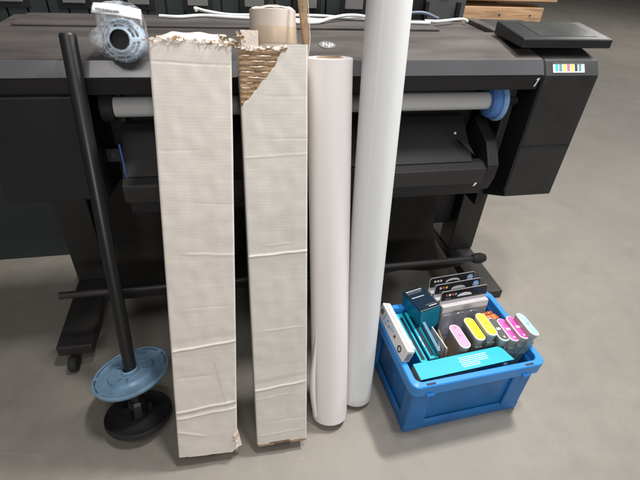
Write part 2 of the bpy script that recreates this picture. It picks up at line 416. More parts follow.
obj('tray_screw', lathe([(0, .0015), (.004, .001), (.004, 0)], 12), M['text_white'], pr, PF @ T(.66, 1.142, .7075) @ Matrix.Rotation(R(38), 4, 'X'))
obj('tray_clip', prism([(-.006, -.004), (.0, .006), (.006, .006), (.001, -.002)], 0, .001, 'z'), M['text_white'], pr, PF @ frame((.71, 1.0492, .585), (1, 0, 0), (0, .1, 1)))

# stand
def leg(uc, d0, casters):
    obj('stand_post', B(uc-.052, uc+.052, 1.352, 1.452, .092, .56), M['steel'], pr, PF, bevel=.004)
    f = obj('stand_foot', B(uc-.055, uc+.05, d0, 1.80, .052, .0915), M['steel'], pr, PF, bevel=.006, segs=3)
    for d in casters:
        c = obj('caster', lathe([(0, -.012), (.022, -.012), (.0255, -.008), (.0255, .008), (.022, .012), (0, .012)], 28), M['rubber'], f, PF @ T(uc-.015, d, .0262) @ Matrix.Rotation(PI/2, 4, 'Y'), smooth=40)
leg(.935, 1.085, (1.13, 1.72)); leg(-.505, 1.04, (1.03, 1.72))
obj('stand_shade_panel', B(-.42, .88, 1.40, 1.448, .20, .55), M['black'], pr, PF, bevel=.003)  # black panel added in place of the deep shade between the posts
#obj('bar_arm', prism([(1.352, .11), (1.352, .16), (1.02, .325), (1.015, .30)], .885, .900), M['steel'], pr, PF)
obj('side_plate', B(.805, .83, 1.16, 1.36, .44, .60), M['black'], pr, PF)
# media bin: bar with end caps, and cloth hung behind it
PB = PF @ T(0, 1.06, .287) @ Matrix.Rotation(R(.0), 4, 'Y')
obj('bin_bar', tube([pw(-.50, 1.06, .287), pw(.815, 1.06, .287)], .0105, 14), M['steel'], pr, None, smooth=40)
obj('bar_end_cap', lathe([(0, 0), (.013, 0), (.018, .012), (.0185, .03), (.013, .046), (0, .047)], 20), M['rubber'], pr, PF @ T(.790, 1.06, .287) @ Matrix.Rotation(PI/2, 4, 'Y'), smooth=40)

bm = bmesh.new(); nu, nv = 60, 24; gr = []
key = [(1.065, .285), (1.13, .190), (1.24, .145), (1.34, .22), (1.385, .40), (1.39, .55)]
curve = catmull([(a, b, 0) for a, b in key], 5)
for i in range(nu+1):
    u = -.40+(.78+.40)*i/nu; row = []
    for k, p in enumerate(curve):
        w = noise.noise(Vector((u*6, k*.25, 1)))*.014
        row.append(bm.verts.new((u, p.x+w*.6, p.y+w)))
    gr.append(row)
for i in range(nu):
    for k in range(len(curve)-1): bm.faces.new((gr[i][k], gr[i+1][k], gr[i+1][k+1], gr[i][k+1]))
fb = obj('bin_fabric', bm, M['fabric'], pr, PF, smooth=60)
md = fb.modifiers.new('thick', 'SOLIDIFY'); md.thickness = .002

# loaded roll
ro = thing('loaded_paper_roll', 'white paper roll mounted inside the printer under its lip, with a blue end flange', 'paper roll', PF @ T(.25, 1.135, .806))
RX = PF @ T(0, 1.135, .806) @ Matrix.Rotation(PI/2, 4, 'Y')
def rx(a): return PF @ T(a, 1.135, .806) @ Matrix.Rotation(PI/2, 4, 'Y')
obj('paper', lathe([(0, 0), (.0235, 0), (.0235, .985), (0, .985)], 40), M['paper3'], ro, rx(-.256), smooth=40)
obj('flange', lathe([(0, 0), (.040, 0), (.047, .006), (.047, .022), (0, .022)], 56), M['flange2'], ro, rx(.729), smooth=30)
obj('flange_rim', lathe([(0, 0), (.052, 0), (.056, .004), (.056, .012), (.052, .016), (0, .016)], 56), M['flange3'], ro, rx(.7515), smooth=30)
obj('spindle_end', lathe([(0, 0), (.013, 0), (.013, .06), (0, .06)], 24), M['rubber'], ro, rx(.768), smooth=30)
obj('flange', lathe([(0, 0), (.030, 0), (.034, .004), (.034, .03), (0, .03)], 40), M['rubber'], ro, rx(-.287), smooth=30)

# ------------------------------------------------------------------ leaning things
def lean(Bp, Tp, xdir):
    """frame with z from Bp to Tp, x near xdir"""
    z = (Vector(Tp)-Vector(Bp)).normalized(); y = z.cross(Vector(xdir)).normalized(); x = y.cross(z)
    m = Matrix((x, y, z)).transposed().to_4x4(); m.translation = Vector(Bp); return m

def creases(specs):
    def f(x, z):
        d = 0
        for zc, slope, amp, w, x0, x1 in specs:
            t = (z-(zc+slope*x+.0015*noise.noise(Vector((x*30, zc*9, 0)))))/w
            if abs(t) < 3:
                e = 1
                if x < x0: e = max(0, 1-(x0-x)/.02)
                if x > x1: e = max(0, 1-(x-x1)/.02)
                d += (.62 if abs(amp) > .0017 else .38)*amp*e*math.exp(-t*t)*(1 if t > 0 else .9)
        return d
    return f

def carton(name, label, F, w, dp, h, material, crease, top_cut, bot_cut, torn=None, group=None, walls=None):
    """F: frame, x across, y into depth (away from camera), z up the box. Front face at y=0"""
    root = thing(name, label, 'cardboard box', F, group)
    nx, nz = 104, 640; bm = bmesh.new(); g = []
    for j in range(nz+1):
        row = []
        for i in range(nx+1):
            x = -w/2+w*i/nx; z0 = bot_cut(x); z1 = h+top_cut(x)
            z = z0+(z1-z0)*j/nz
            d = crease(x, z)
            d += .0014*noise.noise(Vector((x*9, z*5, 3))) + .0006*noise.noise(Vector((x*40, z*30, 5)))
            # rounded, slightly worn long edges
            e = min(x+w/2, w/2-x); 
            if e < .004: d += .0022*(1-e/.004)**2
            if torn and torn(x, z):
                d += .0016+.0011*math.cos(2*PI*z/.0105)+.0009*noise.noise(Vector((x*160, z*160, 9)))
            row.append(bm.verts.new((x+.0012*noise.noise(Vector((z*7, x, 8))), d, z)))
        g.append(row)
    back = []
    for j in range(nz+1):
        row = []
        for i in range(0, nx+1, nx):
            v = g[j][i].co; row.append(bm.verts.new((v.x, .0045, v.z)))
        back.append(row)
    for j in range(nz):
        for i in range(nx):
            f = bm.faces.new((g[j][i], g[j][i+1], g[j+1][i+1], g[j+1][i]))
            c = (g[j][i].co+g[j+1][i+1].co)/2
            if torn and torn(c.x, c.z):
                f.material_index = 1
        bm.faces.new((g[j][0], g[j+1][0], back[j+1][0], back[j][0]))
        bm.faces.new((g[j][nx], back[j][1], back[j+1][1], g[j+1][nx]))
    # inner face of the front wall and cut edges
    top = [bm.verts.new((v.co.x, .0045, v.co.z)) for v in g[nz][1:-1]]; top = [back[nz][0]]+top+[back[nz][1]]
    bot = [bm.verts.new((v.co.x, .0045, v.co.z)) for v in g[0][1:-1]]; bot = [back[0][0]]+bot+[back[0][1]]
    for i in range(nx):
        f = bm.faces.new((g[nz][i], g[nz][i+1], top[i+1], top[i])); f.material_index = 1
        f = bm.faces.new((g[0][i], bot[i], bot[i+1], g[0][i+1])); f.material_index = 1
        f = bm.faces.new((top[i], top[i+1], bot[i+1], bot[i])); f.material_index = 1
    obj('front_panel', bm, [material, M['kraft'], M['torn']], root, F, smooth=50)
    hl, hr, hb = walls or (h-.004, h-.004, h-.002)
    obj('side_panel', B(-w/2+.0006, -w/2+.0046, .0048, dp-.0045, .002, hl), material, root, F)
    obj('side_panel', B(w/2-.0046, w/2-.0006, .0048, dp-.0045, .002, hr), material, root, F)
    obj('rear_panel', B(-w/2+.0006, w/2-.0006, dp-.0043, dp, 0, hb), M['kraft_d'], root, F)
    obj('bottom_flap', B(-w/2+.005, w/2-.005, .006, dp-.005, .012, .016), M['kraft'], root, F)
    return root

def scrap(bm, c, ln, wd, ang, curl, mi):
    """small torn curling flake of paper"""
    n = 5; L = []; s = math.sin(ang); co = math.cos(ang)
    for k in range(n):
        t = k/(n-1); a = curl*t
        x = c[0]+co*ln*t; z = c[2]+s*ln*.45*t
        y = c[1]-.0015-ln*.45*(1-math.cos(a)); ww = wd*random.uniform(.35, 1.3)
        L.append((bm.verts.new((x-s*ww/2, y+random.uniform(-.001, .001), z+abs(co)*ww*.6)), bm.verts.new((x+s*ww/2, y-.001, z-abs(co)*ww*.4))))
    for p, q in zip(L, L[1:]):
        f = bm.faces.new((p[0], p[1], q[1], q[0])); f.material_index = mi

# box 1 (left): corners from the photograph's geometry
b1L, b1R, t1L, t1R = Vector((-.332, .593, .04)), Vector((-.182, .630, .04)), Vector((-.336, .876, 1.014)), Vector((-.197, .909, 1.015))
F1 = lean((b1L+b1R)/2, (t1L+t1R)/2, (b1R-b1L)+(t1R-t1L))
w1 = ((b1R-b1L).length+(t1R-t1L).length)/2+.002
c1 = creases([(.572, -.05, -.0016, .0028, -.02, .09), (.335, .13, -.0034, .0030, -.066, .09), (.352, .13, .0016, .010, -.066, .09),
              (.155, .14, -.0032, .0034, -.07, .062), (.135, .13, -.0030, .0030, -.065, .06), (.145, .13, .0035, .006, -.07, .062),
              (.25, .02, .0010, .003, -.06, .0), (.965, .0, .0016, .002, -.07, .07), (.80, .02, .0006, .0022, -.08, .0),
              (.44, .03, .0007, .002, -.03, .05), (.062, -.3, -.0018, .004, -.075, -.02), (.69, -.05, .0007, .002, 0, .08)])
def top1(x): return -.006+.006*noise.noise(Vector((x*60, 1, 0)))+.004*noise.noise(Vector((x*170, 2, 0)))-(.006 if x > .06 else 0)
def bot1(x): return .0+.0015*noise.noise(Vector((x*40, 5, 0)))+(.002 if x < -.05 else 0)+max(0, (x-.062))*1.2
bx1 = carton('tall_cardboard_box', 'white creased cardboard box with a ragged top edge, leftmost of the two tall boxes', F1, w1, .135, 1.012, M['board1'], c1, top1, bot1, group='tall boxes leaning on the printer', walls=(1.006, .99, 1.018))
# folded paper flap behind the ragged edge
bm = bmesh.new(); n = 30; L = []
for i in range(n+1):
    x = -.062+.128*i/n
    zt = 1.020+.004*noise.noise(Vector((x*30, 4, 4)))-(.012*max(0, (-.035-x)/.03) if x < -.035 else 0)
    L.append([bm.verts.new((x, .006+.0, .990)), bm.verts.new((x, .007+.002*noise.noise(Vector((x*40, 0, 0))), 1.010)), bm.verts.new((x, .022, zt))])
for p, q in zip(L, L[1:]):
    for k in range(2): bm.faces.new((p[k], q[k], q[k+1], p[k+1]))
fo = obj('paper_flap', bm, M['torn'], bx1, F1, smooth=60); md = fo.modifiers.new('t', 'SOLIDIFY'); md.thickness = .001
bm = bmesh.new(); random.seed(3)
for i in range(30):
    x = random.uniform(-.074, .074); scrap(bm, (x, -.001+random.uniform(-.001, .004), 1.003+random.uniform(-.003, .006)), random.uniform(.005, .015), random.uniform(.002, .006), random.choice([random.uniform(-.3, .3), PI+random.uniform(-.3, .3)]), random.uniform(.4, 1.8), random.choice([0, 0, 0, 1]))
for i in range(4): scrap(bm, (random.uniform(-.076, -.068), -.002, 1.000+random.uniform(-.008, .012)), random.uniform(.004, .009), .005, random.uniform(1, 2.2), random.uniform(.5, 2), random.choice([0, 1]))
for i in range(5): scrap(bm, (random.uniform(.052, .066), 0, 1.006), random.uniform(.018, .032), .006, random.uniform(1.2, 1.9), random.uniform(.2, 1), random.choice([0, 1]))
so = obj('torn_edge', bm, [M['torn'], M['kraft']], bx1, F1)
# torn lower right corner
bm = bmesh.new()
for i in range(6): scrap(bm, (.068+random.uniform(-.004, .008), -.001, .020+.008*i), random.uniform(.006, .014), random.uniform(.004, .008), random.uniform(-1.9, -.6), random.uniform(.3, 1.3), 1 if i in (4, 5) else 0)
bmv = [bm.verts.new(p) for p in ((.064, -.001, .060), (.0765, .002, .075), (.088, .010, .010), (.077, .004, .012), (.071, -.002, .035))]; bm.faces.new(bmv)
so = obj('torn_corner', bm, [M['torn'], M['kraft']], bx1, F1)
# dotted perforation
bm = bmesh.new()
for i in range(30): box(bm, .024+i*.0009, .0248+i*.0009, -.0009, .0012, .285-i*.0046, .2864-i*.0046)
obj('perforation', bm, M['kraft_d'], bx1, F1)

# box 2
b2L, b2R, t2L, t2R = Vector((-.131, .647, .04)), Vector((-.003, .676, .04)), Vector((-.182, .913, 1.003)), Vector((-.049, .945, 1.004))
F2 = lean((b2L+b2R)/2, (t2L+t2R)/2, (b2R-b2L)+(t2R-t2L))
w2 = ((b2R-b2L).length+(t2R-t2L).length)/2+.002
c2 = creases([(.555, .05, -.0030, .0028, -.07, .07), (.578, .05, -.0010, .002, -.02, .02), (.355, .04, -.0012, .0024, -.03, .05), (.185, .10, -.0032, .0034, -.07, .055), (.205, .1, .0016, .008, -.07, .06),
              (.155, .06, -.0012, .003, -.06, .02), (.075, .0, .0007, .003, -.03, .05), (.815, .0, .0008, .002, 0, .07), (.78, .04, -.0012, .002, -.06, .07), (.032, .05, -.0012, .003, -.06, .06), (.90, .0, .0006, .002, -.01, .07)])
def torn2(x, z):
    zt = h2-z; xl = x+w2/2
    edge = .088*w2/.135*(1-(max(zt, 0)/.118)**1.35 if zt < .118 else -1)
    return xl < edge+.0035*noise.noise(Vector((x*50, z*60, 0))) and zt < .118
h2 = .998
def top2(x): return (-.008+.004*noise.noise(Vector((x*90, 1, 5)))+.003*noise.noise(Vector((x*260, 1, 5)))) if x < .022 else 0
def bot2(x): return .0015*noise.noise(Vector((x*30, 7, 0)))+(.004 if -.035 < x < .02 else 0)
bx2 = carton('tall_cardboard_box', 'white cardboard box with its facing torn off to brown at the top left corner', F2, w2, .125, h2, M['board2'], c2, top2, bot2, torn2, group='tall boxes leaning on the printer', walls=(.985, .992, .93))
bm = bmesh.new(); random.seed(21)
for k in range(11):
    z = h2-.012-.0100*k; x = -w2/2+random.uniform(.002, .022)
    while torn2(x+.012, z):
        ln = random.uniform(.014, .046)*(1 if k < 6 else .5)
        while ln > .004 and not torn2(x+ln, z): ln -= .002
        n = max(3, int(ln/.0022)); L = []
        for i in range(n+1):
            xx = x+ln*i/n; e = min(i, n-i)/n*2
            th = (.0004+.0011*e)*random.uniform(.5, 1.25); zc = z+.0016*noise.noise(Vector((xx*70, k, 1)))-.10*(xx+w2/2)*.1
            L.append((bm.verts.new((xx, .0002, zc+th)), bm.verts.new((xx, -.0010, zc)), bm.verts.new((xx, .0002, zc-th))))
        for p, q in zip(L, L[1:]):
            for c in (0, 1): bm.faces.new((p[c], q[c], q[c+1], p[c+1]))
        x += ln+random.uniform(.003, .016)
obj('torn_ply', bm, M['torn'], bx2, F2)
# brown flap standing up at the right of the opening
bm = bmesh.new()
fx = w2/2
P = [(fx-.006, .012, .975), (fx-.001, .006, .972), (fx+.004, .010, 1.01), (fx+.001, .018, 1.07), (fx-.005, .028, 1.15), (fx-.022, .034, 1.15), (fx-.014, .022, 1.06)]
bm.faces.new([bm.verts.new(p) for p in P])
fo = obj('upright_flap', bm, M['kraft'], bx2, F2); md = fo.modifiers.new('t', 'SOLIDIFY'); md.thickness = .004
obj('flute_edge', tube([(P[i][0]+.0018, P[i][1]-.002, P[i][2]) for i in (1, 2, 3, 4)], .0009, 6), M['beige'], bx2, F2)
bm = bmesh.new(); bm.faces.new([bm.verts.new(p) for p in ((fx-.016, .052, .985), (fx-.008, .075, .985), (fx-.012, .085, 1.062), (fx-.022, .062, 1.070))])
fo = obj('inner_flap', bm, M['kraft_d'], bx2, F2); md = fo.modifiers.new('t', 'SOLIDIFY'); md.thickness = .004
bm = bmesh.new(); random.seed(11)
for i in range(16): scrap(bm, (-w2/2+random.uniform(-.006, .008), random.uniform(-.002, .004), .992+random.uniform(-.004, .022)), random.uniform(.008, .020), .005, random.uniform(.4, 3.0), random.uniform(.5, 2), random.choice([0, 1, 1]))
for i in range(26): scrap(bm, (random.uniform(-.064, .020), random.uniform(-.001, .003), .988+random.uniform(-.002, .004)), random.uniform(.006, .016), .005, random.choice([0, PI])+random.uniform(-.3, .3), random.uniform(.3, 1), random.choice([0, 1]))
so = obj('torn_edge', bm, [M['torn'], M['kraft']], bx2, F2)
# white liner strip seen inside at left, staple slot at the bottom
obj('liner_tab', B(-w2/2+.006, -w2/2+.040, .014, .016, .96, 1.022), M['torn'], bx2, F2)
obj('kraft_hem', B(-w2/2+.003, w2/2-.003, .0005, .0046, -.0075, .0008), M['kraft'], bx2, F2)
obj('staple_slot', B(-.022, .022, -.0012, .0010, -.0050, -.0022), M['text_dark'], bx2, F2)

# inner carton standing inside box 2
FI = F2 @ T(.006, .064, 0)
ic = thing('beige_roll', 'beige wrapped roll with a tan band, standing inside the box with the torn facing', 'paper roll', FI @ T(0, 0, .70))
rr = .0470
obj('roll_wrap', lathe([(rr-.001, .70), (rr, .701), (rr, 1.0612), (rr-.0015, 1.063), (.034, 1.0635)], 72), M['beige'], ic, FI, smooth=35)
obj('tape_band', lathe([(rr+.0005, 1.000), (rr+.0007, 1.001), (rr+.0007, 1.031), (rr+.0005, 1.032)], 72), M['tan'], ic, FI, smooth=35)
bm = lathe([(.026, 1.03), (.026, 1.066), (.034, 1.067), (.034, 1.05)], 60)
for v in bm.verts:
    if v.co.z > 1.06: v.co.z += .003*noise.noise(v.co*50)+.002
obj('roll_end', bm, M['tan'], ic, FI, smooth=50)
bm = lathe([(.034, 1.0636), (.040, 1.068), (.0465, 1.0632)], 60)
for v in bm.verts: v.co.z += .0035*noise.noise(v.co*45)
obj('wrap_fold', bm, M['torn'], ic, FI, smooth=50)

# paper rolls
def paper_roll(name, label, Bp, Tp, r, L, m, seam_deg, squash=1.0, group=None, zoff=0):
    F = lean(Bp, Tp, (math.cos(YAW), math.sin(YAW), 0))
    root = thing(name, label, 'paper roll', F, group)
    n = 120; s0 = R(seam_deg); prof = []
    def ring(z, rr=None):
        out = []
        for k in range(n):
            a = s0+2*PI*k/n
            q = rr if rr else r*(1-.0+.016*k/n)
            out.append((q*math.cos(a), q*math.sin(a)*squash, z))
        return out
    zs = [0]+[L*i/40 for i in range(1, 40)]+[L]
    loops = [ring(.0, r*.55), ring(0, r*.985)]+[[(x*(1+.004*noise.noise(Vector((z*4, x*20, y*20)))), y, z) for x, y, z in ring(z)] for z in [.0015]+zs[1:-1]+[L-.0015]]+[ring(L, r*.985), ring(L-.0005, r*.56)]
    bm = loft(loops, cap0=False, cap1=False)
    for v in bm.verts:
        if v.co.z > L-.01: v.co.z += .085*v.co.y
    obj('paper', bm, m, root, F, smooth=35)
    co = lathe([(r*.46, -.002), (r*.57, -.002), (r*.57, .05), (r*.46, .05)], 40, closed=True)
    obj('core', co, M['core'], root, F, smooth=35)
    co = lathe([(r*.46, L-.06), (r*.57, L-.06), (r*.57, L+.0015), (r*.46, L+.0015)], 40, closed=True)
    for v in co.verts:
        if v.co.z > L-.01: v.co.z += .085*v.co.y
    obj('core', co, M['core'], root, F, smooth=35)
    return root, F
r1B, r1T = Vector((.062, .773, .014)), Vector((-.004, 1.026, .945))
r1, FR1 = paper_roll('paper_roll', 'shorter pinkish white paper roll between the torn box and the taller roll', r1B, r1T, .0505, .979, M['paper'], -35, group='paper rolls leaning on the printer')
# loose outer sheet flaring at the bottom left of the short roll
bm = bmesh.new(); L = []
for k in range(26):
    t = k/25; z = .012+.30*t; fl_ = .019*math.sin(PI*min(1, (1-t)*.85+.08))**1.5*(1-t)**.6
    q = 1-t**3
    L.append([bm.verts.new((-.0425-(.0082+fl_*.9)*q, -.0305+(.0185-.010*(1-t))*q, z)), bm.verts.new((-.0420-fl_*.4*q, -.0305, z))])
for p, q in zip(L, L[1:]): bm.faces.new((p[0], p[1], q[1], q[0]))
so = obj('loose_sheet', bm, M['paper'], r1, FR1, smooth=60); md = so.modifiers.new('t', 'SOLIDIFY'); md.thickness = .0004
r2B, r2T = Vector((.140, .842, .012)), Vector((.111, 1.045, 1.071))
r2, FR2 = paper_roll('paper_roll', 'tallest paper roll, cool white, standing right beside the blue crate', r2B, r2T, .0475, 1.13, M['paper2'], 238, group='paper rolls leaning on the printer')

# ------------------------------------------------------------------ spindle on the left
sB, sT = Vector((-.484, .722, .028)), Vector((-.535, .957, .995))
FS = lean(sB, sT, (1, .1, 0))
sp = thing('roll_spindle', 'black roll spindle leaning at the left, standing on a black disc with a blue flange', 'spindle', FS)
obj('shaft', lathe([(0, -.01), (.0165, -.01), (.0165, .985), (.014, .99), (0, .99)], 28), M['shaft'], sp, FS, smooth=35)
obj('base_disc', lathe([(0, .012), (.040, .010), (.055, .005), (.078, .005), (.088, .009), (.0905, .008), (.0915, -.002), (.089, -.008), (.083, -.009), (0, -.009)], 72), M['rubber'], sp, FS, smooth=35)
obj('base_collar', lathe([(0, .055), (.020, .055), (.024, .045), (.030, .011), (0, .011)], 8), M['shaft'], sp, FS)
bm = bmesh.new()
for k in range(6):
    q = Matrix.Rotation(2*PI*k/6+.3, 4, 'Z'); b_ = bmesh.new(); box(b_, .018, .038, -.0025, .0025, .008, .034)
    bmesh.ops.transform(b_, matrix=q, verts=b_.verts); me = bpy.data.meshes.new('x'); b_.to_mesh(me); bm.from_mesh(me); bpy.data.meshes.remove(me); b_.free()
obj('base_ribs', bm, M['shaft'], sp, FS)
FH = FS @ T(0, 0, .147) @ Matrix.Rotation(R(-9), 4, 'Y') @ Matrix.Rotation(R(3), 4, 'X')
def slot(k, i):
    return (k == 5 and (i % 12) not in (0, 1)) or (k == 11 and (i % 32) in (0, 1, 9, 10))
fp = [(.0905, -.006), (.0925, .001), (.0925, .005), (.0895, .0065), (.0875, .006), (.0855, .0052), (.0835, .0045), (.080, .0030), (.074, .0018), (.0565, .0014), (.0535, .0100), (.034, .0110), (.030, .0112), (.019, .0112)]
bm = lathe([(a*1.10, b) for a, b in fp], 96, skip=slot)
fo = obj('flange', bm, M['flange'], sp, FH, smooth=40); md = fo.modifiers.new('t', 'SOLIDIFY'); md.thickness = .0028; md.offset = -1
obj('flange_hub', lathe([(.0175, .016), (.022, .014), (.0225, -.002), (.0225, -.03), (.017, -.032)], 36), M['flange'], fo, FH, smooth=40)
obj('flange_under', lathe([(.090, .0005), (.094, .0005), (.094, -.0025), (.090, -.0025)], 60, closed=True), M['dark_blue'], fo, FH @ T(0, 0, -.003), smooth=40)

# ------------------------------------------------------------------ bagged hub on the printer
cen = pw(-.195, 1.074, .970)
FB = frame(cen, (math.cos(YAW), math.sin(YAW), 0), (0, .30, 1)) # z towards the camera
hb = thing('bagged_flange', 'pale blue plastic roll flange sealed in a clear bag, on the printer top at left', 'spare part', FB @ T(0, -.045, 0))
hs = lambda k, i: (k in (2,) and (i % 12) in range(2, 10)) or (k in (4,) and (i % 12) in range(2, 11))
bm = lathe([(.0195, .046), (.0225, .045), (.0245, .042), (.030, .038), (.032, .036), (.037, .029), (.0395, .024), (.0425, .010), (.0440, -.03)], 72, skip=hs)
fo = obj('flange_ring', bm, M['hub'], hb, FB, smooth=40); md = fo.modifiers.new('t', 'SOLIDIFY'); md.thickness = .002; md.offset = -1
obj('dark_bore', lathe([(0, .030), (.0180, .030), (.0180, .0468), (.0193, .0468), (.0193, .028), (0, .028)], 40), M['rubber'], hb, FB, smooth=40)
obj('hub_core', lathe([(0, .016), (.030, .016), (.035, .010), (.035, -.03), (0, -.03)], 40), M['steelblue'], hb, FB, smooth=40)
bm = bmesh.new()
for k in range(12):
    b_ = bmesh.new(); box(b_, .021, .0415, -.0012, .0012, .016, .026); bmesh.ops.transform(b_, matrix=Matrix.Rotation(2*PI*k/12+.1, 4, 'Z'), verts=b_.verts)
    me = bpy.data.meshes.new('x'); b_.to_mesh(me); bm.from_mesh(me); bpy.data.meshes.remove(me); b_.free()
obj('flange_spokes', bm, M['hub'], hb, FB)
# the bag: crumpled film pulled tight over the flange, a pointed corner at the left
bm = bmesh.new(); bmesh.ops.create_icosphere(bm, subdivisions=5, radius=1)
for v in bm.verts:
    d = v.co.normalized(); x, y, z = d
    s = 1/max(abs(x)**4+abs(y)**4+abs(z)**4, 1e-6)**.25
    p = Vector((d.x*.047*s, d.y*.050*s+.012, d.z*.050*s))
    if p.x < 0 and p.y < .012: p.x -= .016*max(0, -d.x)**3*math.exp(-((p.y+.002)/.014)**2)*1.3; 
    if p.y > 0: p.x *= 1-.10*p.y/.06; p.y += .010
    if p.y < -.03: p.x *= 1-.2*(-p.y-.03)/.03
    cl = noise.noise(p*34)+.5*noise.noise(p*85); rid = 1-abs(noise.noise(p*48+Vector((3, 1, 2))))*2
    if p.y < -.040: p.y = -.040+(p.y+.040)*.2
    v.co = p*(1+.03*cl+.035*rid*rid-.015)
bmesh.ops.delete(bm, geom=[f for f in bm.faces if f.calc_center_median().z > .02 and f.calc_center_median().xy.length < .0195], context='FACES')
bag = obj('clear_bag', bm, M['bag'], hb, FB, smooth=25)
# label wrapped over the top of the bag
bm = bmesh.new(); L = []
for i in range(25):
    x = -.046+.092*i/24
    zz = .052-.010*(x/.046)**2+.0012*noise.noise(Vector((x*60, 0, 0)))
    L.append([bm.verts.new((x*1.02, .0440-.025*abs(x)-.12*x, zz+.001)), bm.verts.new((x*1.0, .056-.04*abs(x)-.12*x, zz-.007)), bm.verts.new((x*.97, .066-.05*abs(x)-.12*x, zz-.020))])
for p, q in zip(L, L[1:]):
    for k in range(2): bm.faces.new((p[k], q[k], q[k+1], p[k+1]))
lb = obj('white_label', bm, M['white'], hb, FB, smooth=50); md = lb.modifiers.new('t', 'SOLIDIFY'); md.thickness = .0005
bm = bmesh.new(); random.seed(5)
x = -.036
while x < .006:
    wd = random.uniform(.0012, .003); box(bm, x, x+wd, .0485-.12*x, .0525-.12*x, .0485, .0512); x += wd+random.uniform(.0006, .0014)
obj('label_print', bm, M['grey_ink'], lb, FB)

# ------------------------------------------------------------------ crate
CF = T(.418, .921, 0) @ Matrix.Rotation(R(16.7), 4, 'Z')
HX, HY, ZT = .2035, .152, .23
cr = thing('plastic_crate', 'blue plastic stacking crate full of ink supplies, on the floor at right', 'crate', CF)
def lp(ins, z, r): return [(x, y, z) for x, y in rrect(HX-ins, HY-ins, r, 7)]
body = loft([lp(.026, .0, .02), lp(.024, .004, .02), lp(.022, .20, .022), lp(.0185, .2035, .024)], cap1=False)
# inner shell
body = loft([lp(.0185, .2035, .024), lp(.0215, .2038, .02), lp(.0245, .20, .018), lp(.028, .012, .016)], body, cap0=False, cap1=False)
v = [body.verts.new(p) for p in lp(.028, .012, .016)]; body.faces.new(v)
obj('crate_body', body, M['crate'], cr, CF, smooth=35)
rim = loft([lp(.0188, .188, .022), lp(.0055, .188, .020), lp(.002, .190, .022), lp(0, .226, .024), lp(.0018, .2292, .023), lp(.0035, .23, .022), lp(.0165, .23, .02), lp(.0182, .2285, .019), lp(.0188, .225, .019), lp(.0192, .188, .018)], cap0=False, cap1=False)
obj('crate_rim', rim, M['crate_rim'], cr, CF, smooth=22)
# base band, corner columns and ribs as raised pieces
bb = loft([lp(.0165, .0, .022), lp(.0155, .004, .022), lp(.015, .030, .022), lp(.0215, .038, .02)], cap1=False)
obj('base_band', bb, M['crate'], cr, CF, smooth=35)
for sx in (-1, 1):
    for sy in (-1, 1):
        b_ = bmesh.new()
        X, Y = sx*(HX-.0145), sy*(HY-.0145)
        # L shaped corner column
        a1, a2 = .062, .042
        pts = [(X, Y), (X-sx*a1, Y), (X-sx*a1, Y-sy*.011), (X-sx*.011, Y-sy*.011), (X-sx*.011, Y-sy*a2), (X, Y-sy*a2)]
        prism(pts, .002, .1995, 'z', b_)
        obj('corner_column', b_, M['crate'], cr, CF, bevel=.005, segs=3)
        b_ = prism([(X+sx*.0012, Y+sy*.0012), (X-sx*.050, Y+sy*.0012), (X-sx*.050, Y-sy*.01), (X-sx*.01, Y-sy*.01), (X-sx*.01, Y-sy*.04), (X+sx*.0012, Y-sy*.04)], .001, .034, 'z')
        obj('corner_foot', b_, M['crate'], cr, CF, bevel=.005, segs=3)
for sx in (-1, 1):
    obj('rim_slot', B(sx*.150-.013, sx*.150+.013, -HY+.0035, -HY+.0105, .2296, .2303), M['dark_blue'], cr, CF)
    obj('rim_clip', B(sx*.148-.012, sx*.148+.012, -HY-.0035, -HY+.004, .188, .1965), M['crate_rim'], cr, CF, bevel=.001)
obj('side_clip', B(-HX-.001+.022, -HX+.026, -.02, -.008, .10, .106), M['crate_rim'], cr, CF)

# ---- crate contents (crate frame)
def cthing(name, label, cat, base, rz=0, rx=0, ry=0, group=None):
    F = CF @ T(*base) @ Matrix.Rotation(rz, 4, 'Z') @ Matrix.Rotation(rx, 4, 'X') @ Matrix.Rotation(ry, 4, 'Y')
    return thing(name, label, cat, F, group), F
zb = .0145
# white flat box on the left, standing on the edge of the teal box under it
t, F = cthing('white_flat_box', 'thin white box with blue print leaning over the left rim of the crate', 'box', (-.190, .030, .229), ry=R(16))
obj('box_body', B(-.012, .012, -.095, .095, 0, .044), M['whitebox'], t, F, bevel=.003, segs=3)
obj('raised_edge', B(-.004, .0105, -.088, .090, .0442, .0470), M['whitebox'], t, F, bevel=.001)
obj('end_recess', B(-.008, .006, -.0962, -.0948, .008, .036), M['grey_ink'], t, F)
LFc = F @ frame((-.0123, 0, .023), (0, -1, 0), (0, 0, 1))
for a0, a1, y0, y1 in ((-.058, -.052, -.010, .012), (-.046, -.034, -.011, -.005), (-.040, -.030, .000, .010), (-.026, -.014, -.008, .004), (-.008, -.004, -.006, .010), (.0, .010, .002, .008)):
    obj('print_bar', prism([(a0, y0), (a1, y0+.002), (a1+.001, y1), (a0+.002, y1-.002)], 0, .0006, 'z'), M['hpblue'], t, LFc)
obj('print_bar', B(.018, .026, -.004, .004, 0, .0006), M['text_dark'], t, LFc)
obj('print_ring', lathe([(.006, 0), (.010, 0), (.010, .0007), (.006, .0007)], 24, closed=True), M['text_dark'], t, LFc @ T(.062, -.006, 0))
obj('print_bar', B(-.085, -.067, -.004, .012, 0, .0006), M['cab_l'], t, LFc)
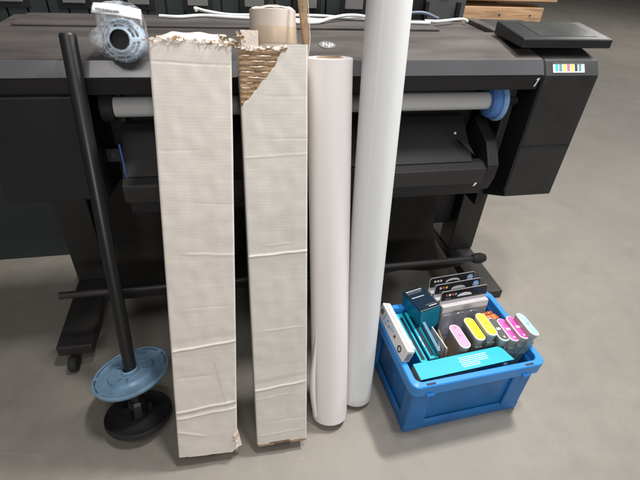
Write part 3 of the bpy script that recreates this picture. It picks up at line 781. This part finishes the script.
# teal slabs
def slab(x, y0, y1, z1, wd, label, tilt=0, m='teal', edge='cyan', zb_=zb):
    t, F = cthing('flat_ink_box', label, 'ink box', (x, (y0+y1)/2, zb_), ry=tilt, group='flat teal ink boxes in the crate')
    hy = (y1-y0)/2; h = z1-zb_
    obj('box_body', B(-wd/2, wd/2, -hy, hy, 0, h), M[m], t, F, bevel=.001)
    obj('top_face', B(-wd/2+.001, wd/2-.001, -hy+.002, hy-.002, h+.0002, h+.0010), M[edge], t, F)
    obj('dark_stripe', B(-wd*.22, wd*.20, -hy+.01, hy-.02, h+.0012, h+.0018), M['navy'], t, F)
    obj('dark_stripe', B(wd/2+.0002, wd/2+.0008, -hy+.004, hy-.004, h*.25, h*.9), M['navy'], t, F)
    for k in range(2): obj('print_bar', B(-wd*.40, -wd*.30, -hy*.35-k*.015, -hy*.1-k*.015, h+.0012, h+.0018), M['text_white'], t, F)
    return t
slab(-.120, -.066, .128, .212, .022, 'teal flat box beside the white box, dark stripe along its top edge', R(-2))
slab(-.090, -.066, .118, .224, .026, 'taller teal flat box next to the navy carton in the crate', R(-3))
t, F = cthing('cyan_small_box', 'small cyan box corner in the front left corner of the crate', 'ink box', (-.150, -.100, zb))
obj('box_body', B(-.020, .018, -.030, .028, 0, .185), M['cyan'], t, F, bevel=.001)
obj('end_label', B(-.018, .016, -.0306, -.0302, .02, .17), M['navy'], t, F)
# navy tall carton
t, F = cthing('navy_ink_carton', 'tall navy and teal carton with white print at the back of the crate', 'ink box', (-.050, .083, zb), rz=R(7), rx=R(-6), ry=R(-4))
hN = .272
obj('box_body', B(-.034, .034, -.050, .050, 0, hN), M['navy'], t, F, bevel=.0015)
obj('teal_side', B(-.0345, -.0341, -.049, .049, .02, hN-.004), M['teal'], t, F)
b_ = prism([(-.033, .10), (-.033, hN-.004), (.033, hN-.004), (.033, .205), (.012, .185), (.0, .15), (-.01, .12)], -.0506, -.0502, 'y')
obj('teal_wave', b_, M['teal'], t, F)
for k, (a0, a1, y) in enumerate([(-.028, .026, .042), (-.028, .024, .036), (-.028, .020, .030), (-.026, .015, .010), (-.005, .028, -.032), (.002, .028, -.039)]):
    bm = bmesh.new(); x = a0; random.seed(k)
    while x < a1: 
        wd = random.uniform(.003, .008); box(bm, x, min(x+wd, a1), y-.0014, y+.0014, hN+.0002, hN+.0006); x += wd+.0014
    obj('print_line', bm, M['text_white'] if k in (0, 3, 5) else M['cab_l'], t, F)
# open carton between the slabs and the cartridges
t, F = cthing('opened_carton', 'opened blue grey carton with torn white inner flaps beside the pink cartridge', 'ink box', (-.040, -.002, zb), rz=R(-2), ry=R(-7))
obj('blue_panel', B(-.022, -.0135, -.060, .050, 0, .236), M['steelblue'], t, F)
obj('side_wall', B(-.0134, .012, .046, .049, 0, .18), M['kraft'], t, F)
obj('white_flap', B(.002, .0045, -.056, .030, .05, .232), M['whitebox'], t, F @ Matrix.Rotation(R(5), 4, 'Z'))
obj('kraft_flap', B(.012, .0145, -.050, .020, .05, .228), M['kraft'], t, F @ Matrix.Rotation(R(-8), 4, 'Z'))
obj('white_liner', B(.006, .0075, -.055, -.01, .08, .215), M['whitebox'], t, F @ Matrix.Rotation(R(-18), 4, 'Z'))
# blister multipacks
for k, (x, y, z, lab_, dots) in enumerate([
        (.070, .128, .302, 'rearmost of three white and black ink multipacks in the crate', ['text_white', 'text_white', 'text_white']),
        (.074, .098, .300, 'middle one of three white and black ink multipacks in the crate', ['text_white', 'magenta', 'yellow']),
        (.079, .066, .299, 'front one of three ink multipacks, its pale blister windows facing the cartridges', ['text_brown', 'text_white', 'red', 'hpblue'])]):
    t, F = cthing('ink_multipack', lab_, 'ink pack', (x, y, zb), rz=R(2), rx=R(-8), group='ink multipacks in the crate')
    h = z-zb; hw = .082
    obj('pack_body', B(-hw, hw, -.008, .008, 0, h-.045), M['pale'], t, F, bevel=.003)
    crd = [(p[0], p[1]+h/2) for p in rrect(hw+.001, h/2, .010, 5)]
    # backing card with a hanger hole cut as a real slot shape
    cd = obj('hang_card', prism(crd, .0082, .0100, 'y'), M['pale'], t, F)
    tp = [(-hw+.001, h-.034), (hw-.001, h-.034), (hw-.001, h-.006), (hw-.006, h-.001), (-hw+.006, h-.001), (-hw+.001, h-.006)]
    obj('black_header', prism(tp, .0068, .0078, 'y'), M['blackcard'], cd, F)
    hole = [(.026*math.cos(a), .011*math.sin(a)) for a in [PI*i/14 for i in range(15)]]
    if k == 0:
        inner = [(.021*math.cos(a), .006*math.sin(a)) for a in [PI*(14-i)/14 for i in range(15)]]
        b_ = bmesh.new()
        A = [b_.verts.new((p[0], .0064, h-.022+p[1])) for p in hole]; C = [b_.verts.new((p[0], .0064, h-.024+p[1])) for p in inner[::-1]]
        for i in range(14): b_.faces.new((A[i], A[i+1], C[i+1], C[i]))
        fo = obj('hanger_slot', b_, M['text_white'], cd, F); md = fo.modifiers.new('t', 'SOLIDIFY'); md.thickness = .0004
    else:
        obj('hanger_slot', prism([(p[0], h-.025+p[1]) for p in hole], .0060, .0065, 'y'), M['text_white'], cd, F)
    for i, c in enumerate(dots):
        obj('ink_dot', lathe([(0, 0), (.0042, 0), (.0042, .0005), (0, .0005)], 12), M[c], cd, F @ T(-.064+i*.0105, .0062, h-.014) @ Matrix.Rotation(PI/2, 4, 'X'))
    bm = bmesh.new()
    for i in range(3): box(bm, -.068+i*.007, -.063+i*.007, .0058, .0063, h-.0285, h-.0245)
    obj('small_print', bm, M['cab_l'], cd, F)
    if k < 2:
        lo = obj('round_logo', lathe([(0, 0), (.0115, 0), (.0115, .0006), (0, .0006)], 28), M['hpblue'], cd, F @ T(.062, .0058, h-.018) @ Matrix.Rotation(PI/2, 4, 'X'))
        text('logo_letters', 'hp', .017, M['white'], lo, F @ frame((.062, .0050, h-.0172), (1, 0, 0), (0, 0, 1)), shear=.25)
    else:
        obj('white_band', B(-hw+.001, hw-.001, -.0094, -.0082, h-.068, h-.046), M['whitebox'], t, F)
    for i in range(3):
        w_ = [(-.060+i*.046+p[0], h-.118+p[1]) for p in rrect(.018, .040, .012, 5)]
        obj('blister_window', prism(w_, -.0102, -.0084, 'y'), M['lilac'], t, F, bevel=.0006)
# red and orange wrapped thing at the back right
t, F = cthing('red_striped_packet', 'small dark packet with orange and red marks at the right end of the multipacks', 'packet', (.156, .050, zb+.014), rz=R(8))
obj('packet_body', B(-.022, .022, -.014, .030, 0, .186), M['navy'], t, F, bevel=.003)
bm = bmesh.new()
for k in range(5):
    b_ = prism([(-.018+.008*k, -.010), (-.011+.008*k, -.010), (-.014+.008*k, .010), (-.022+.008*k, .010)], .1865, .1885, 'z', bm, mi=k % 2)
for k in range(4): box(bm, -.018+.009*k, -.012+.009*k, .014, .024, .1865, .188, mi=(k+1) % 2)
obj('orange_marks', bm, [M['red'], M['orange']], t, F)
# steel blue filler boxes deeper inside, below the cartridges
t, F = cthing('dark_ink_box', 'dark carton lying low between the cartridges and the multipacks', 'ink box', (.06, .022, zb))
obj('box_body', B(-.075, .075, -.006, .020, 0, .150), M['navy'], t, F, bevel=.002)
# ink cartridges
def cartridge(label, x, y, zt, col, ry, rx=0, mark='dark'):
    h = .150
    F = CF @ T(x, y, zt) @ Matrix.Rotation(rx, 4, 'X') @ Matrix.Rotation(ry, 4, 'Y') @ T(0, 0, -h)
    t = thing('ink_cartridge', label, 'ink cartridge', F, 'ink cartridges standing in the crate')
    def cap(hx, hy, z): return [(a, b, z) for a, b in rrect(hx, hy, hx*.92, 7)]
    hx, hy = .0162, .0435
    obj('cartridge_body', loft([cap(hx-.001, hy-.001, 0), cap(hx-.001, hy-.001, h-.014), cap(hx, hy, h-.012), cap(hx, hy, h-.003)], cap1=False), M['cartgrey'], t, F, smooth=35)
    obj('smoked_window', B(-hx+.004, hx-.004, -hy-.0006, -hy+.004, .02, h-.03), M['cartteal'], t, F, bevel=.001)
    obj('top_rim', loft([cap(hx, hy, h-.003), cap(hx+.0008, hy+.0008, h-.0025), cap(hx+.0006, hy+.0006, h), cap(hx-.0022, hy-.0022, h+.0010)], cap0=False), M['cartrim'], t, F, smooth=35)
    lb = obj('colour_label', loft([cap(hx-.0022, hy-.0022, h+.0010), cap(hx-.0026, hy-.0026, h+.0018)], cap0=False), M[col], t, F, smooth=35)
    bm = bmesh.new()
    if mark == 'dark':
        for a in (-.0042, .0012):
            box(bm, a, a+.0012, -.0025, .0030, h+.0019, h+.0022)
            box(bm, a+.0013, a+.0032, -.0025, -.0012, h+.0019, h+.0022)
            box(bm, a+.0013, a+.0032, .0018, .0030, h+.0019, h+.0022)
        m = M['text_brown'] if col == 'pink' else M['text_dark']
    else:
        box(bm, -.0065, .0065, -.004, .004, h+.0019, h+.0022); m = M['text_white']
    obj('label_print', bm, m, lb, F)
    if mark == 'dark': obj('arrow_mark', lathe([(.0022, 0), (.0034, 0), (.0034, .0003), (.0022, .0003)], 16, closed=True), M['cartrim'] if col == 'lcyan' else M['text_brown'] if col == 'pink' else M['tan'], lb, F @ T(0, .031, h+.0019))
    else: obj('arrow_mark', lathe([(0, .0003), (.0034, .0003), (.0034, 0)], 16), M['cartrim'], lb, F @ T(0, -.031, h+.0019))
cartridge('pale pink topped ink cartridge, leftmost in the row in the crate', -.008, -.027, .252, 'pink', R(3))
cartridge('yellow topped ink cartridge next to the pink one', .042, -.018, .262, 'yellow', R(4))
cartridge('yellow topped ink cartridge next to the dark grey one, standing highest', .077, -.018, .274, 'yellow', R(5))
cartridge('dark grey topped ink cartridge between yellow and magenta', .110, -.034, .262, 'grey', R(5), mark='white')
cartridge('magenta topped ink cartridge next to the dark grey one', .138, -.041, .262, 'magenta', R(9), mark='white')
cartridge('magenta topped ink cartridge next to the light cyan one', .164, -.045, .270, 'magenta', R(12), mark='white')
cartridge('light cyan topped ink cartridge at the right end of the row, over the crate rim', .190, -.050, .283, 'lcyan', R(17))
# long cyan box at the front
t, F = cthing('long_cyan_ink_box', 'long bright cyan box with white print lying along the front wall of the crate', 'ink box', (-.033, -.0995, .172), rz=R(1.5), rx=R(3))
hx, hy, hz = .142, .025, .064
obj('box_body', B(-hx, hx, -hy, hy, 0, hz), M['navy'], t, F, bevel=.001)
obj('cyan_top', prism([(-hx, -hy), (hx+.004, -hy), (hx-.012, hy), (-hx, hy)], hz+.0002, hz+.0010, 'z'), M['cyan'], t, F)
obj('worn_end', B(-hx-.0008, -hx-.0002, -hy+.001, hy-.001, .004, hz-.001), M['kraft_d'], t, F)
bm = bmesh.new(); random.seed(4)
for k in range(6):
    x = -.012+.003*(k % 2)
    while x < .070-.006*k*(k > 3):
        wd = random.uniform(.004, .010); box(bm, x, x+wd, .014-.0058*k-.0011, .014-.0058*k+.0011, hz+.0012, hz+.0015); x += wd+.0016
obj('printed_lines', bm, M['text_white'], t, F)
bm = bmesh.new()
for k in range(2):
    x = -.125
    while x < (-.02 if k else .03):
        wd = random.uniform(.004, .012); box(bm, x, x+wd, -hy-.0006, -hy-.0002, hz-.012-.007*k, hz-.009-.007*k); x += wd+.002
obj('side_print', bm, M['cab_l'], t, F)
text('logo_letters', 'hp', .016, M['text_white'], t, F @ frame((hx-.022, -hy-.0006, hz-.012), (1, 0, 0), (0, 0, 1)), shear=.25)

# ------------------------------------------------------------------ cables
def cable(label, pts, r, m='cable'):
    P = [pw(*p) for p in pts]
    o = obj('cable', tube(catmull(P, 10), r, 10), M[m], smooth=60)
    return tag(o, label, 'cable', 'loose white cables on the printer')
cable('thin white cable running left from the box along the printer back', [(-.152, 1.40, .960), (-.10, 1.39, .9605), (-.04, 1.415, .9605), (.03, 1.40, .9605), (.12, 1.385, .9605), (.22, 1.375, .9605), (.30, 1.37, .9605)], .0042)
cable('white cable looping back upward above the left box', [(-.055, 1.46, .9655), (-.058, 1.475, .968), (-.03, 1.45, .9655), (.03, 1.432, .9605), (.10, 1.43, .9605), (.2, 1.44, .9605), (.3, 1.44, .9605), (.40, 1.41, .9605), (.56, 1.40, .9605)], .0045)
cable('white cable crossing over the others right of the torn box', [(.2, 1.345, .9605), (.27, 1.345, .9605), (.315, 1.372, .966), (.37, 1.40, .970), (.42, 1.40, .969), (.47, 1.375, .9605), (.53, 1.37, .9605), (.62, 1.365, .9605)], .0046)
cable('thin white cable on the right part of the printer back', [(.615, 1.395, .9605), (.65, 1.39, .9605), (.69, 1.405, .9605), (.73, 1.425, .9605), (.755, 1.425, .9615), (.762, 1.405, .9605)], .0042)
cable('blue grey cable lying in front of the rear cabinet', [(.52, 1.45, .9615), (.58, 1.445, .972), (.63, 1.44, .974), (.675, 1.432, .9605)], .005, 'cable_d')
cable('faint grey cable tucked between the white ones', [(.24, 1.42, .9580), (.30, 1.395, .9590), (.36, 1.425, .9600), (.42, 1.44, .9600), (.5, 1.45, .9600)], .003)

# ------------------------------------------------------------------ dark cabinet behind
cb = thing('storage_rack', 'dark green grey steel rack with grey inset panels directly behind the printer', 'rack', PF @ T(0, 1.85, 0))
obj('rack_body', B(-1.3, .842, 1.64, 2.1, 0, 1.35), M['cab'], cb, PF)
for k in range(38):
    u = -1.28+k*.0565
    if u > .60: break
    obj('front_slat', B(u, u+.052, 1.622, 1.6395, .70, 1.34), M['cab'], cb, PF, bevel=.002)
for u in (-.79, -.615, -.445, -.262, -.086, .090, .262, .420):
    p = obj('inset_panel', B(u, u+.062, 1.612, 1.6215, .951, 1.10), M['cab_l'], cb, PF, bevel=.002)
    obj('inset_shadow', B(u-.014, u+.078, 1.6175, 1.6210, .936, 1.12), M['black'], cb, PF)  # black plate standing in for the shadow below and around the panel
obj('end_column', B(.60, .69, 1.60, 1.6395, .5, 1.3), M['black'], cb, PF)
obj('side_panel', B(.695, .842, 1.59, 1.6395, .5, 1.3), M['cab_m'], cb, PF, bevel=.003)
obj('side_rail', B(.690, .702, 1.575, 1.589, .5, .985), M['black'], cb, PF)
obj('side_rail', B(.805, .818, 1.575, 1.589, .5, .985), M['black'], cb, PF)
obj('panel_mark', B(.745, .775, 1.5885, 1.5899, .992, .998), M['cab_l'], cb, PF)

# ------------------------------------------------------------------ stacked pallets
for k in range(8):
    z0 = .012+k*.1345; ur = 1.26 if k < 6 else 1.325
    if k == 7: ur = 1.375
    lab_ = ['bottom pallet of the wooden stack behind the printer', 'second pallet from the floor in the wooden stack', 'third pallet from the floor in the wooden stack', 'fourth pallet from the floor in the wooden stack', 'fifth pallet from the floor in the wooden stack', 'sixth pallet from the floor in the wooden stack', 'light wooden pallet with the shorter board, second from the top', 'topmost light wooden pallet, its long front board cut off by the picture edge'][k]
    t = thing('wooden_pallet', lab_, 'pallet', PF @ T(1.1, 2.1, z0), 'wooden pallets stacked behind the printer')
    for j, d in enumerate((1.86, 2.12, 2.38)):
        for u in (.88, 1.06, ur-.09): obj('block', B(u, u+.08, d+.002, d+.08, z0+.016, z0+.095), M['wood'], t, PF)
        obj('bearer', B(.865, ur, d-.004, d+.086, z0, z0+.0155), M['wood'], t, PF)
    obj('face_board', B(.862, ur, 1.835, 1.8545, z0+.004, z0+.116), M['wood'], t, PF, bevel=.002)
    for j in range(6): obj('deck_board', B(.865, ur, 1.858+j*.10, 1.946+j*.10, z0+.0955, z0+.1165), M['wood'], t, PF)
    bm = bmesh.new()
    for u in (ur-.06, ur-.20, .95): 
        for dz in (.04, .085):
            box(bm, u, u+.007, 1.8335, 1.8352, z0+dz, z0+dz+.006)
    obj('nail_heads', bm, M['text_dark'], t, PF)

# ------------------------------------------------------------------ camera
cam = bpy.data.cameras.new('camera'); co = bpy.data.objects.new('camera', cam); COL.objects.link(co)
p, r = R(36.32), R(3.74)
Rv = Vector((1, 0, 0)); Uv = Vector((0, math.sin(p), math.cos(p))); Fv = Vector((0, math.cos(p), -math.sin(p)))
X = Rv*math.cos(r)+Uv*math.sin(r); Y = -Rv*math.sin(r)+Uv*math.cos(r)
m = Matrix((X, Y, -Fv)).transposed().to_4x4(); m.translation = (0, 0, 1.217)
co.matrix_world = m
cam.sensor_fit = 'HORIZONTAL'; cam.sensor_width = 36; cam.lens = 450/640*36; cam.clip_start = .02; cam.clip_end = 100
scene.camera = co

# ------------------------------------------------------------------ light
w = bpy.data.worlds.new('World'); scene.world = w; w.use_nodes = True
bg = w.node_tree.nodes['Background']; bg.inputs['Color'].default_value = (.93, .95, 1, 1); bg.inputs['Strength'].default_value = .075
def area(name, loc, target, sx, sy, power, col):
    l = bpy.data.lights.new(name, 'AREA'); l.shape = 'RECTANGLE'; l.size = sx; l.size_y = sy; l.energy = power; l.color = col
    o = bpy.data.objects.new(name, l); COL.objects.link(o); o.location = loc
    o.rotation_euler = (Vector(target)-Vector(loc)).to_track_quat('-Z', 'Y').to_euler(); return o
area('ceiling_lamp_key', (1.05, 1.62, 3.1), (0, .8, 0), .34, .20, 78, (1, .975, .94))
area('ceiling_lamp_over', (.45, .72, 3.1), (0, .8, .2), .34, .18, 35, (1, .975, .95))
area('ceiling_lamp_front', (-.28, -.78, 3.0), (0, .9, .4), 1.1, .40, 13, (1, .97, .95))
area('ceiling_lamp_far', (1.6, -4.6, 2.7), (0, 1, .6), 1.2, .5, 84, (1, .97, .95))
area('fill_lamp_back', (4.5, 6.0, 3.4), (4.0, 5.5, 0), 2.4, .8, 95, (1, .97, .93))  # added fill to brighten the far floor, not a known fixture
area('ceiling_lamp_right', (3.4, .9, 3.0), (.2, .9, .3), 1.2, .5, 26, (.93, .97, 1))

scene.render.engine = 'CYCLES'
scene.view_settings.view_transform = 'Standard'; scene.view_settings.look = 'None'
scene.view_settings.exposure = .16; scene.view_settings.gamma = 1
